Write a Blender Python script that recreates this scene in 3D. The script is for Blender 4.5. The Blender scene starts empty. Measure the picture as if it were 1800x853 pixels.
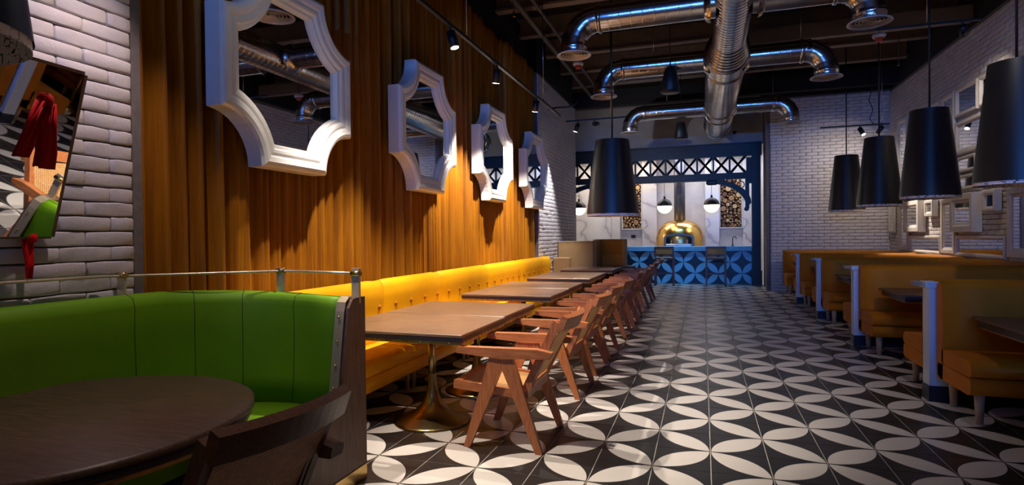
import bpy, bmesh, math, random
from mathutils import Vector, Matrix
random.seed(7)
PI = math.pi
R = math.radians
sc = bpy.context.scene
COL = sc.collection

# ------------------------------------------------------------------ camera
CAMZ = 1.389
YAW, PITCH, ROLL, FPX = .3213, .0110, -.0104, 1008.8
def cam_axes():
    cy, sy, cp, sp = math.cos(YAW), math.sin(YAW), math.cos(PITCH), math.sin(PITCH)
    f = Vector((-sy*cp, cy*cp, -sp)); r = Vector((cy, sy, 0)); u = r.cross(f)
    c, s = math.cos(ROLL), math.sin(ROLL)
    return c*r+s*u, -s*r+c*u, f
_r, _u, _f = cam_axes()
cd = bpy.data.cameras.new('camera'); cam = bpy.data.objects.new('camera', cd); COL.objects.link(cam)
M = Matrix((_r, _u, -_f)).transposed().to_4x4(); M.translation = Vector((0, 0, CAMZ))
cam.matrix_world = M
cd.sensor_width = 36; cd.lens = 36*FPX/1800; cd.clip_start = .05; cd.clip_end = 100
sc.camera = cam
def project(p):
    d = Vector(p)-Vector((0, 0, CAMZ)); z = d.dot(_f)
    if z < .1: return None
    return 900+FPX*d.dot(_r)/z, 426.5-FPX*d.dot(_u)/z, z
def in_frame(p, m=25):
    q = project(p)
    return q is not None and -m < q[0] < 1800+m and -m < q[1] < 853+m

# ------------------------------------------------------------------ world and large lights
w = bpy.data.worlds.new('world'); sc.world = w; w.use_nodes = True
bg = w.node_tree.nodes['Background']; bg.inputs[0].default_value = (.56, .39, .32, 1); bg.inputs[1].default_value = .19
sc.view_settings.view_transform = 'Standard'; sc.view_settings.look = 'None'
sc.view_settings.exposure = 0.0; sc.view_settings.gamma = 1
def light(name, kind, loc, energy, color, target=None, **kw):
    l = bpy.data.lights.new(name, kind); l.energy = energy; l.color = color
    for k, v in kw.items(): setattr(l, k, v)
    o = bpy.data.objects.new(name, l); COL.objects.link(o); o.location = loc
    if target is not None:
        o.rotation_euler = (Vector(target)-Vector(loc)).to_track_quat('-Z', 'Y').to_euler()
    return o
# dusk light through the high glazing at the front of the house, behind the camera
light('front_glazing_light', 'AREA', (.4, -3.0, 3.2), 64, (.05, .25, 1.0), (.6, 14, 3.2), shape='RECTANGLE', size=6.0, size_y=.06, spread=R(56))
# kitchen ceiling lights behind the portal
light('kitchen_light', 'AREA', (-2.6, 18.0, 3.75), 52, (1, .86, .72), (-2.6, 18.3, 0), shape='RECTANGLE', size=2.2, size_y=.8)
light('kitchen_light', 'AREA', (.2, 18.0, 3.75), 42, (.84, .86, 1), (.2, 18.3, 0), shape='RECTANGLE', size=2.2, size_y=.8)
# added blue fill high in front of the bar, aimed at the counter
light('bar_fill_light', 'AREA', (-.6, 15.3, 4.3), 17, (.22, .56, 1), (-.6, 16.8, .5), shape='RECTANGLE', size=3.2, size_y=.2, spread=R(50))

# ------------------------------------------------------------------ node materials
def nmat(name):
    m = bpy.data.materials.new(name); m.use_nodes = True
    nt = m.node_tree; b = nt.nodes['Principled BSDF']
    return m, nt, b
def N(nt, t, **kw):
    n = nt.nodes.new(t)
    for k, v in kw.items(): setattr(n, k, v)
    return n
def L(nt, a, b): nt.links.new(a, b)
def mth(nt, op, a, b=None, c=None):
    n = N(nt, 'ShaderNodeMath', operation=op)
    for i, v in enumerate((a, b, c)):
        if v is None: continue
        if hasattr(v, 'links'): L(nt, v, n.inputs[i])
        else: n.inputs[i].default_value = v
    return n.outputs[0]
def ramp(nt, fac, stops):
    r = N(nt, 'ShaderNodeValToRGB'); L(nt, fac, r.inputs[0])
    e = r.color_ramp.elements
    while len(e) < len(stops): e.new(.5)
    for i, (p, c) in enumerate(stops): e[i].position = p; e[i].color = (*c, 1)
    return r.outputs[0]
def bump(nt, b, h, s=.3, d=.01):
    n = N(nt, 'ShaderNodeBump'); n.inputs['Strength'].default_value = s; n.inputs['Distance'].default_value = d
    L(nt, h, n.inputs['Height']); L(nt, n.outputs[0], b.inputs['Normal'])
def coords(nt, kind='Object', scale=(1, 1, 1)):
    tc = N(nt, 'ShaderNodeTexCoord'); mp = N(nt, 'ShaderNodeMapping'); mp.inputs['Scale'].default_value = scale
    L(nt, tc.outputs[kind], mp.inputs[0]); return mp.outputs[0]
def noise(nt, vec, scale, detail=4, rough=.55):
    n = N(nt, 'ShaderNodeTexNoise'); n.inputs['Scale'].default_value = scale; n.inputs['Detail'].default_value = detail
    n.inputs['Roughness'].default_value = rough
    if vec is not None: L(nt, vec, n.inputs['Vector'])
    return n.outputs[0]
def plain(name, col, rough=.5, metal=0, var=.12, ns=8, bs=.0, emis=None, es=0, spec=.5, sheen=0):
    m, nt, b = nmat(name)
    v = noise(nt, coords(nt), ns)
    lo = tuple(c*(1-var) for c in col); hi = tuple(min(1, c*(1+var)) for c in col)
    L(nt, ramp(nt, v, [(.3, lo), (.7, hi)]), b.inputs['Base Color'])
    b.inputs['Roughness'].default_value = rough; b.inputs['Metallic'].default_value = metal
    b.inputs['Specular IOR Level'].default_value = spec
    if sheen: b.inputs['Sheen Weight'].default_value = sheen
    if bs: bump(nt, b, v, bs)
    if emis: b.inputs['Emission Color'].default_value = (*emis, 1); b.inputs['Emission Strength'].default_value = es
    return m
def emit(name, col, s):
    m, nt, b = nmat(name); b.inputs['Base Color'].default_value = (*col, 1)
    b.inputs['Emission Color'].default_value = (*col, 1); b.inputs['Emission Strength'].default_value = s
    return m
def wood(name, a, c, rough=.4, scale=(1, 1, 1), gs=6, dirx=True):
    m, nt, b = nmat(name)
    v = coords(nt, 'Object', (1.2, 14, 14) if dirx else (14, 1.2, 14))
    g = noise(nt, v, gs, 6, .65)
    L(nt, ramp(nt, g, [(.3, a), (.68, c)]), b.inputs['Base Color'])
    b.inputs['Roughness'].default_value = rough
    bump(nt, b, g, .12, .004)
    return m
def wood_z(name, a, c, rough=.4):
    m, nt, b = nmat(name)
    g = noise(nt, coords(nt, 'Object', (16, 16, 1.4)), 5, 6, .65)
    L(nt, ramp(nt, g, [(.3, a), (.68, c)]), b.inputs['Base Color']); b.inputs['Roughness'].default_value = rough
    bump(nt, b, g, .12, .004); return m
def painted_brick(name, col):
    m, nt, b = nmat(name)
    v = coords(nt, 'Object'); n1 = noise(nt, v, 35, 5); n2 = noise(nt, v, 4, 2)
    c = ramp(nt, n2, [(.3, tuple(x*.86 for x in col)), (.7, col)])
    L(nt, c, b.inputs['Base Color']); b.inputs['Roughness'].default_value = .62
    bump(nt, b, n1, .5, .006); return m
def marble(name):
    m, nt, b = nmat(name)
    v = coords(nt, 'Object', (1, 1, 1)); d = noise(nt, v, 1.6, 6, .7)
    wv = N(nt, 'ShaderNodeTexWave'); wv.inputs['Scale'].default_value = .55; wv.inputs['Distortion'].default_value = 9
    wv.inputs['Detail'].default_value = 5; wv.inputs['Detail Scale'].default_value = 1.4; wv.wave_type = 'BANDS'; wv.bands_direction = 'DIAGONAL'
    L(nt, v, wv.inputs['Vector'])
    c = ramp(nt, wv.outputs[0], [(0, (.50, .47, .47)), (.035, (.74, .71, .71)), (.3, (.80, .77, .77)), (1, (.84, .82, .81))])
    L(nt, c, b.inputs['Base Color']); b.inputs['Roughness'].default_value = .25; return m
S = 1/3
def petal_mat(name, light_c, dark_c, ax, ox, oy, s, rough, var=.06):
    """flat printed petal pattern: one diagonal petal per tile, tips meeting at every other tile corner"""
    m, nt, b = nmat(name)
    g = N(nt, 'ShaderNodeNewGeometry'); sp = N(nt, 'ShaderNodeSeparateXYZ'); L(nt, g.outputs['Position'], sp.inputs[0])
    U = mth(nt, 'MULTIPLY_ADD', sp.outputs[ax[0]], 1/s, -ox); V = mth(nt, 'MULTIPLY_ADD', sp.outputs[ax[1]], 1/s, -oy)
    fu, fv = mth(nt, 'FLOOR', U), mth(nt, 'FLOOR', V)
    u, v = mth(nt, 'SUBTRACT', U, fu), mth(nt, 'SUBTRACT', V, fv)
    par = mth(nt, 'FLOORED_MODULO', mth(nt, 'ADD', fu, fv), 2.0)
    # flip u on odd tiles
    uf = mth(nt, 'ADD', mth(nt, 'MULTIPLY', u, mth(nt, 'MULTIPLY_ADD', par, -2.0, 1.0)), par)
    iu, iv = mth(nt, 'SUBTRACT', 1.0, uf), mth(nt, 'SUBTRACT', 1.0, v)
    d1 = mth(nt, 'SQRT', mth(nt, 'ADD', mth(nt, 'MULTIPLY', iu, iu), mth(nt, 'MULTIPLY', v, v)))
    d2 = mth(nt, 'SQRT', mth(nt, 'ADD', mth(nt, 'MULTIPLY', uf, uf), mth(nt, 'MULTIPLY', iv, iv)))
    mx = mth(nt, 'MAXIMUM', d1, d2)
    inside = mth(nt, 'LESS_THAN', mx, .982)
    mix = N(nt, 'ShaderNodeMix', data_type='RGBA'); L(nt, inside, mix.inputs[0])
    n = noise(nt, g.outputs['Position'], 7, 5, .6)
    ca = ramp(nt, n, [(.3, tuple(c*(1-var*2) for c in dark_c)), (.7, dark_c)])
    cb = ramp(nt, n, [(.3, tuple(c*(1-var) for c in light_c)), (.7, light_c)])
    L(nt, ca, mix.inputs[6]); L(nt, cb, mix.inputs[7]); L(nt, mix.outputs[2], b.inputs['Base Color'])
    rr = N(nt, 'ShaderNodeMapRange'); L(nt, n, rr.inputs[0]); rr.inputs[3].default_value = rough*.8; rr.inputs[4].default_value = rough*1.25
    L(nt, rr.outputs[0], b.inputs['Roughness'])
    return m
def velvet(name, a, c, rough=.75, sheen=.5, fine=90):
    m, nt, b = nmat(name)
    v = coords(nt, 'Object'); n1 = noise(nt, v, 2.2, 5, .6); n2 = noise(nt, v, fine, 3)
    L(nt, ramp(nt, n1, [(.3, a), (.7, c)]), b.inputs['Base Color'])
    b.inputs['Roughness'].default_value = rough; b.inputs['Sheen Weight'].default_value = sheen
    b.inputs['Sheen Tint'].default_value = (*c, 1); b.inputs['Sheen Roughness'].default_value = .4
    b.inputs['Specular IOR Level'].default_value = .2
    bump(nt, b, n2, .12, .003); return m
def curtain_mat():
    m, nt, b = nmat('ochre_velvet_curtain')
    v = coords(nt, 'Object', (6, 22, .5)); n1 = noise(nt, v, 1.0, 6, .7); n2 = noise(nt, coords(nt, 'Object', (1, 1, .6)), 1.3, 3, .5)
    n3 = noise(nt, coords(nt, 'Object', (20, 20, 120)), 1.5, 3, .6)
    c = ramp(nt, mth(nt, 'ADD', mth(nt, 'MULTIPLY', n1, .75), mth(nt, 'MULTIPLY', n2, .25)), [(.34, (.17, .052, .002)), (.5, (.33, .115, .004)), (.66, (.48, .19, .006))])  # vertical dark and light streaks put fold shading into the velvet colour
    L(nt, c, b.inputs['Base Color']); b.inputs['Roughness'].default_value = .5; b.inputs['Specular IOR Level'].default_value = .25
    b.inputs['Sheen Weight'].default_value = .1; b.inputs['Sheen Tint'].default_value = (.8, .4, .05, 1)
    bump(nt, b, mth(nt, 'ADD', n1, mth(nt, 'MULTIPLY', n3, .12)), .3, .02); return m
def duct_mat():
    m, nt, b = nmat('galvanised_steel')
    v = coords(nt, 'Object', (1, 1, 1)); n1 = noise(nt, v, 5, 4); n2 = noise(nt, v, 40, 3)
    L(nt, ramp(nt, n1, [(.3, (.52, .50, .49)), (.7, (.66, .63, .61))]), b.inputs['Base Color'])
    b.inputs['Metallic'].default_value = 1; b.inputs['Roughness'].default_value = .20
    bump(nt, b, n1, .06, .02); return m
def shade_liner():
    m, nt, b = nmat('shade_lining')
    vo = N(nt, 'ShaderNodeTexVoronoi', feature='DISTANCE_TO_EDGE'); vo.inputs['Scale'].default_value = 26; L(nt, coords(nt), vo.inputs['Vector'])
    n = noise(nt, coords(nt), 22, 5, .7); s_ = mth(nt, 'ADD', vo.outputs[0], mth(nt, 'MULTIPLY_ADD', n, .5, -.22))
    L(nt, ramp(nt, s_, [(.02, (.02, .02, .02)), (.07, (.92, .86, .83))]), b.inputs['Base Color'])
    b.inputs['Roughness'].default_value = .7; return m
MT = {
 'tile': petal_mat('cement_floor_tile', (.66, .61, .57), (.020, .019, .020), ('X', 'Y'), .1058, 11.5418, S, .34),
 'grout': plain('floor_grout', (.46, .42, .37), .9),
 'bar_tile': petal_mat('blue_lit_bar_tile', (.20, .50, .78), (.004, .018, .045), ('X', 'Z'), .298, .0, .306, .35),  # blue light on the bar is put into the tile colours
 'bar_slab': plain('blue_lit_bar_slab', (.16, .40, .62), .35),  # slab colour carries the same blue light
 'brick': painted_brick('white_painted_brick', (.66, .60, .58)),
 'brick_joint': plain('brick_joint', (.17, .145, .14), .9, ns=20, bs=.4),
 'plaster': plain('white_plaster', (.52, .49, .47), .8, ns=3),
 'kitchen_white': plain('kitchen_white', (.70, .67, .66), .6, ns=3),
 'dark_ceiling': plain('dark_ceiling', (.010, .008, .009), .9),
 'beam': plain('brown_beam_paint', (.24, .185, .16), .6),
 'pipe': plain('grey_pipe_paint', (.10, .085, .08), .5),
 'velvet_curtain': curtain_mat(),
 'yellow': velvet('yellow_upholstery', (.78, .355, .003), (.90, .44, .004), .55, .12),
 'ochre': velvet('ochre_upholstery', (.42, .135, .004), (.50, .17, .005), .6, .12),
 'tan': velvet('tan_upholstery', (.42, .24, .09), (.50, .29, .11), .7, .2),
 'green': velvet('green_upholstery', (.13, .30, .005), (.17, .36, .008), .55, .2),
 'green_seam': plain('green_seam', (.03, .07, .003), .8),
 'white_frame': plain('white_lacquer', (.80, .78, .77), .28, var=.04),
 'cream_frame': plain('cream_frame_paint', (.62, .56, .50), .4, var=.06),
 'blue_lit_wall': plain('blue_lit_half_wall', (.58, .68, .82), .5, var=.05),  # white paint tinted with the blue light that falls on it
 'navy_base': plain('navy_skirting', (.008, .016, .035), .4),
 'navy': plain('navy_portal_paint', (.003, .009, .020), .45, var=.2),
 'black': plain('black_metal', (.008, .008, .009), .45),
 'shade': plain('black_shade', (.007, .007, .009), .38, var=.1, spec=.6),
 'lining': shade_liner(),
 'brass': plain('brushed_brass', (.62, .42, .16), .26, 1, ns=3),
 'dull_brass': plain('aged_brass', (.34, .255, .12), .28, 1, ns=4),
 'cream_rail': plain('cream_brass_rail', (.72, .58, .38), .3, .6),
 'steel': plain('steel', (.6, .6, .62), .25, 1),
 'duct': duct_mat(),
 'grille': plain('vent_grille', (.46, .43, .41), .4, .3),
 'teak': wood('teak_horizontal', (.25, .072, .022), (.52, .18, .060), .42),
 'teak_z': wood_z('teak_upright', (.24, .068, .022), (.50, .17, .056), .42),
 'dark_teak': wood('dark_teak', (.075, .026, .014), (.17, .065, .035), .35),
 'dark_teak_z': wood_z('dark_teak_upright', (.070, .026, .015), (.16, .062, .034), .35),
 'table_top': wood('walnut_table_top', (.11, .056, .034), (.25, .145, .088), .33),
 'dark_top': wood('dark_table_top', (.055, .028, .020), (.14, .075, .050), .35),
 'table_edge': plain('dark_table_edge', (.022, .016, .022), .35),
 'brass_band': plain('brass_band', (.55, .37, .13), .3, .8, ns=30),
 'panel_wood': wood_z('walnut_panel', (.085, .040, .026), (.20, .105, .070), .4),
 'rattan': plain('rattan_cane', (.50, .27, .10), .55, ns=60),
 'dark_rattan': plain('dark_rattan_cane', (.50, .29, .17), .55, ns=60),
 'bench_leg': plain('pale_wood_leg', (.38, .27, .19), .45),
 'marble': marble('white_marble'),
 'log_end': plain('log_end_grain', (.40, .22, .10), .7, ns=30, var=.5),
 'log_end_pale': plain('log_end_pale', (.62, .42, .22), .7, ns=30, var=.3), 'log_end_dark': plain('log_end_dark', (.17, .08, .04), .7, ns=30, var=.5),
 'bark': plain('log_bark', (.045, .026, .016), .9),
 'gold': plain('gold_mosaic', (.85, .52, .16), .22, 1, ns=20, bs=.3),
 'flue': plain('flue_steel', (.16, .16, .19), .4, .7),
 'globe': emit('lit_globe', (1, .86, .68), 4.5),
 'lens': emit('spot_lens', (.75, .82, 1), 30),
 'red': velvet('red_velvet', (.30, .002, .004), (.55, .004, .008), .7, .3),
 'bright_red': velvet('bright_red_ribbon', (.75, .004, .006), (.9, .01, .01), .7, .2),
 'red_plastic': plain('red_plastic', (.65, .05, .02), .4),
 'white_plastic': plain('white_plastic', (.7, .68, .64), .4),
 'blue_cloth': plain('blue_fabric', (.02, .06, .22), .8),
}
def mirror_mat():
    m, nt, b = nmat('mirror_glass'); b.inputs['Metallic'].default_value = 1; b.inputs['Roughness'].default_value = .015
    v = noise(nt, coords(nt), 1.2, 2); L(nt, ramp(nt, v, [(0, (.80, .82, .84)), (1, (.86, .88, .90))]), b.inputs['Base Color']); return m
MT['mirror'] = mirror_mat()

# ------------------------------------------------------------------ mesh helpers
class B:
    def __init__(s): s.v = []; s.f = []; s.sm = []
    def add(s, vs, fs, smooth=False):
        o = len(s.v); s.v += [tuple(v) for v in vs]; s.f += [tuple(i+o for i in f) for f in fs]; s.sm += [smooth]*len(fs); return s
    def box(s, c, d, rot=None, bev=0):
        hx, hy, hz = d[0]/2, d[1]/2, d[2]/2
        if bev:
            b_ = min(bev, hx*.9, hy*.9, hz*.9); P_ = []
            for z, k in ((-hz, 1), (-hz+b_, 0), (hz-b_, 0), (hz, 1)):
                i = b_ if k else 0; X, Y = hx-i, hy-i; e = b_ if not k else b_*.4
                P_.append([(-X+e, -Y, z), (X-e, -Y, z), (X, -Y+e, z), (X, Y-e, z), (X-e, Y, z), (-X+e, Y, z), (-X, Y-e, z), (-X, -Y+e, z)])
            vs = [p for q in P_ for p in q]; fs = [tuple(range(7, -1, -1)), tuple(range(24, 32))]
            for a in range(3):
                for i in range(8): j = (i+1) % 8; fs.append((a*8+i, a*8+j, a*8+8+j, a*8+8+i))
        else:
            vs = [(x, y, z) for z in (-hz, hz) for x, y in ((-hx, -hy), (hx, -hy), (hx, hy), (-hx, hy))]
            fs = [(3, 2, 1, 0), (4, 5, 6, 7), (0, 1, 5, 4), (1, 2, 6, 5), (2, 3, 7, 6), (3, 0, 4, 7)]
        c = Vector(c)
        if rot is not None: vs = [rot @ Vector(v) + c for v in vs]
        else: vs = [Vector(v)+c for v in vs]
        return s.add(vs, fs)
    def bar(s, p0, p1, w0, t0, w1=None, t1=None, up=(0, 0, 1), bev=0):
        """tapered rectangular bar from p0 to p1; w across (perp to up), t along up"""
        w1 = w0 if w1 is None else w1; t1 = t0 if t1 is None else t1
        p0, p1 = Vector(p0), Vector(p1); d = (p1-p0).normalized(); up = Vector(up)
        a = d.cross(up)
        if a.length < 1e-4: a = d.cross(Vector((1, 0, 0)))
        a.normalize(); b = a.cross(d).normalized(); vs = []
        for p, w_, t_ in ((p0, w0, t0), (p1, w1, t1)):
            for x, y in ((-1, -1), (1, -1), (1, 1), (-1, 1)): vs.append(p+a*x*w_/2+b*y*t_/2)
        return s.add(vs, [(3, 2, 1, 0), (4, 5, 6, 7), (0, 1, 5, 4), (1, 2, 6, 5), (2, 3, 7, 6), (3, 0, 4, 7)])
    def cyl(s, p0, p1, r0, r1=None, n=16, caps=True, smooth=True):
        r1 = r0 if r1 is None else r1; p0, p1 = Vector(p0), Vector(p1); d = (p1-p0).normalized()
        a = d.orthogonal().normalized(); b = d.cross(a); vs = []
        for p, r in ((p0, r0), (p1, r1)):
            for i in range(n): t = 2*PI*i/n; vs.append(p+a*math.cos(t)*r+b*math.sin(t)*r)
        s.add(vs, [(i, (i+1) % n, n+(i+1) % n, n+i) for i in range(n)], smooth)
        if caps:
            o = len(s.v)-2*n; s.f += [tuple(o+i for i in range(n-1, -1, -1)), tuple(o+n+i for i in range(n))]; s.sm += [False, False]
        return s
    def lathe(s, prof, n=32, c=(0, 0, 0), axis='z', smooth=True):
        vs = []; m = len(prof)
        for r, h in prof:
            for i in range(n):
                t = 2*PI*i/n; x, y = r*math.cos(t), r*math.sin(t)
                vs.append({'z': (x, y, h), 'y': (x, h, y), 'x': (h, x, y)}[axis])
        vs = [Vector(v)+Vector(c) for v in vs]
        fs = [(k*n+i, k*n+(i+1) % n, (k+1)*n+(i+1) % n, (k+1)*n+i) for k in range(m-1) for i in range(n)]
        if axis == 'y': fs = [f[::-1] for f in fs]
        s.add(vs, fs, smooth); o = len(s.v)-len(vs)
        if prof[0][0] > 1e-4 and prof[0][0] < 1e3 and getattr(s, 'cap', False): pass
        return s
    def tube(s, pts, r, n=10, rs=None, caps=True):
        pts = [Vector(p) for p in pts]; m = len(pts); rings = []; prev = None
        for k, p in enumerate(pts):
            d = (pts[min(k+1, m-1)]-pts[max(k-1, 0)]).normalized()
            a = d.orthogonal().normalized() if prev is None else (prev-d*prev.dot(d)).normalized()
            prev = a; b = d.cross(a); rr = rs[k] if rs else r
            rings += [p+a*math.cos(2*PI*i/n)*rr+b*math.sin(2*PI*i/n)*rr for i in range(n)]
        s.add(rings, [(k*n+i, k*n+(i+1) % n, (k+1)*n+(i+1) % n, (k+1)*n+i) for k in range(m-1) for i in range(n)], True)
        if caps:
            o = len(s.v)-m*n; s.f += [tuple(o+i for i in range(n-1, -1, -1)), tuple(o+(m-1)*n+i for i in range(n))]; s.sm += [False]*2
        return s
    def prism(s, poly, t0, t1, plane='xz', smooth=False):
        """extrude a closed polygon given in a plane, between t0 and t1 on the third axis"""
        f = {'xz': lambda a, b, t: (a, t, b), 'yz': lambda a, b, t: (t, a, b), 'xy': lambda a, b, t: (a, b, t)}[plane]
        n = len(poly); vs = [f(a, b, t0) for a, b in poly]+[f(a, b, t1) for a, b in poly]
        return s.add(vs, [tuple(range(n-1, -1, -1)), tuple(range(n, 2*n))]+[(i, (i+1) % n, n+(i+1) % n, n+i) for i in range(n)])
    def sweep(s, path, nrm, sec, smooth=True, caps=True, zf=None):
        """path of xy points, inward normals, closed section of (offset, z)"""
        m = len(sec); vs = []
        for k, ((x, y), (nx, ny)) in enumerate(zip(path, nrm)):
            for o, z in sec:
                if zf: z = zf(k, z)
                vs.append((x+nx*o, y+ny*o, z))
        fs = [(k*m+i, k*m+(i+1) % m, (k+1)*m+(i+1) % m, (k+1)*m+i) for k in range(len(path)-1) for i in range(m)]
        s.add(vs, fs, smooth)
        if caps:
            o = len(s.v)-len(vs); e = o+(len(path)-1)*m
            s.f += [tuple(o+i for i in range(m-1, -1, -1)), tuple(e+i for i in range(m))]; s.sm += [False]*2
        return s
    def mesh(s, name):
        me = bpy.data.meshes.new(name); me.from_pydata(s.v, [], s.f); me.update()
        bm = bmesh.new(); bm.from_mesh(me); bmesh.ops.recalc_face_normals(bm, faces=bm.faces); bm.to_mesh(me); bm.free()
        me.polygons.foreach_set('use_smooth', s.sm); return me
    def build(s, name, mat, parent=None, loc=None, auto=False):
        me = s.mesh(name); me.materials.append(MT[mat] if isinstance(mat, str) else mat)
        return link(name, me, parent, loc)
def link(name, me, parent=None, loc=None):
    o = bpy.data.objects.new(name, me); COL.objects.link(o)
    if parent: o.parent = parent
    if loc is not None: o.location = loc
    return o
def thing(name, loc, label, cat, group=None, rz=0):
    o = bpy.data.objects.new(name, None); COL.objects.link(o); o.location = loc; o.rotation_euler = (0, 0, rz); o.empty_display_size = .1
    return tag(o, label, cat, group)
def tag(o, label=None, cat=None, group=None, kind=None):
    if label: o['label'] = label
    if cat: o['category'] = cat
    if group: o['group'] = group
    if kind: o['kind'] = kind
    return o
def struct(o): o['kind'] = 'structure'; return o
KIDS = {}
def dup(o, loc, label=None, rz=None, parent=None):
    c = o.copy(); COL.objects.link(c)
    if parent: c.parent = parent
    else:
        c.location = loc
        if rz is not None: c.rotation_euler = (0, 0, rz)
        if label: c['label'] = label
    for ch in KIDS.get(o.name) or [x for x in o.children]: dup(ch, None, parent=c)
    return c
def rsec(o0, o1, z0, z1, r, n=4, rb=None):
    """rounded rectangle section"""
    rb = r if rb is None else rb; pts = []
    for cx, cz, a0, rr in ((o1-rb, z0+rb, -90, rb), (o1-r, z1-r, 0, r), (o0+r, z1-r, 90, r), (o0+rb, z0+rb, 180, rb)):
        for i in range(n+1): a = R(a0+90*i/n); pts.append((cx+rr*math.cos(a), cz+rr*math.sin(a)))
    return pts
def upath(x0, x1, ya, yb, r, n=8, st=6):
    """U path open at x0 (aisle), going along yb to the x1 wall and back along ya; inward normals"""
    P_, Q_ = [], []
    sgn = 1 if x1 > x0 else -1
    for i in range(st): P_.append((x0+(x1-sgn*r-x0)*i/st, yb)); Q_.append((0, -1))
    for i in range(n+1): a = PI/2*i/n; P_.append((x1-sgn*r+sgn*r*math.sin(a), yb-r+r*math.cos(a))); Q_.append((-sgn*math.sin(a), -math.cos(a)))
    for i in range(1, 4): P_.append((x1, yb-r-(yb-ya-2*r)*i/4)); Q_.append((-sgn, 0))
    for i in range(n+1): a = PI/2*i/n; P_.append((x1-sgn*r+sgn*r*math.cos(a), ya+r-r*math.sin(a))); Q_.append((-sgn*math.cos(a), math.sin(a)))
    for i in range(1, st+1): P_.append((x1-sgn*r+(x0-x1+sgn*r)*i/st, ya)); Q_.append((0, 1))
    return P_, Q_

# ================================================================== SETTING
# ---- floor
floor = struct(B().box((.5, 8.5, -.0245), (10.5, 24.5, .05)).build('floor', 'grout'))
tl = B().box((0, 0, -.0015), (S-.0065, S-.0065, .007)).mesh('floor_tile'); tl.materials.append(MT['tile'])
tiles = []
for i in range(-13, 13):
    for j in range(-16, 46):
        x, y = (i+.5+.1058)*S, (j+.5+11.5418)*S
        if x < -4.3 or x > 4.1 or y > 16.6 or y < -3.4: continue
        tiles.append((x, y))
vis = sorted([t for t in tiles if in_frame((*t, 0), 40) and t[0] > -2.6 and not (t[0] < -1.9 and t[1] < 2.9) and not (t[0] > 2.2 and t[1] < 5)], key=lambda t: (t[0]**2+t[1]**2))[:300]
vs_ = set(vis); rest = B()
for t in tiles:
    if t in vs_: link('floor_tile', tl, floor, (t[0], t[1], .001))
    else: rest.box((t[0], t[1], -.0005), (S-.0065, S-.0065, .007))
tag(rest.build('floor_tile', 'tile', floor), kind='stuff')
# ---- ceiling, deck and joists
ceil = struct(B().box((.2, 8, 5.45), (9.4, 24, .1)).build('ceiling', 'dark_ceiling'))
for y in [1.2+1.28*k for k in range(13)]:
    b = B().box((.2, y, 5.22), (9.0, .03, .34)); b.box((.2, y, 5.05), (9.0, .16, .035)); b.build('joist', 'beam', ceil)
B().box((2.6, 10.95, 4.83), (4.2, .12, .26)).build('cross_beam', 'beam', ceil)
B().box((.2, 14.6, 4.84), (9.0, .2, .4)).build('cross_beam', 'dark_ceiling', ceil)
B().box((.2, -1.0, 4.43), (9.4, .15, 2.04)).build('light_blocker', 'dark_ceiling', ceil)  # unseen block added to keep the blue light off the cross beam
# ---- brick walls
def brick_variant(seed, w_=.2475, h_=.0695, d_=.024):
    rnd = random.Random(seed); nx, nz = 6, 4; vs = []; fs = []
    j = [[rnd.uniform(-.0035, .0035) for _ in range(nx*nz)] for _ in range(3)]
    for a in range(nz):
        for c in range(nx):
            u, v = (-1, -.95, -.35, .35, .95, 1)[c], (-1, -.82, .82, 1)[a]; k = a*nx+c
            edge = (c in (0, nx-1)) + (a in (0, nz-1))
            # rounded corners and pillowed face
            x = u*w_/2*(1-.012*(abs(v) > .9)); z = v*h_/2*(1-.06*(abs(u) > .9))
            vs.append((x+j[0][k]*.7, -d_+(.003 if edge == 1 else .006 if edge else 0)+j[1][k]*(.75 if not edge else .4), z+j[2][k]*.6))
    fs = [(a*nx+c, a*nx+c+1, (a+1)*nx+c+1, (a+1)*nx+c) for a in range(nz-1) for c in range(nx-1)]
    ring = [c for c in range(nx)]+[a*nx+nx-1 for a in range(1, nz)]+[(nz-1)*nx+c for c in range(nx-2, -1, -1)]+[a*nx for a in range(nz-2, 0, -1)]
    o = len(vs)
    for k in ring: x, y, z = vs[k]; vs.append((x*1.01, .002, z*1.02))
    n = len(ring); fs += [(ring[i], o+i, o+(i+1) % n, ring[(i+1) % n]) for i in range(n)]
    return vs, fs
VAR = [brick_variant(k) for k in range(10)]
VME = []
for v_, f_ in VAR:
    b = B().add(v_, f_, True); me = b.mesh('brick'); me.materials.append(MT['brick']); VME.append(me)
BP, BR = .255, .0765
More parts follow.
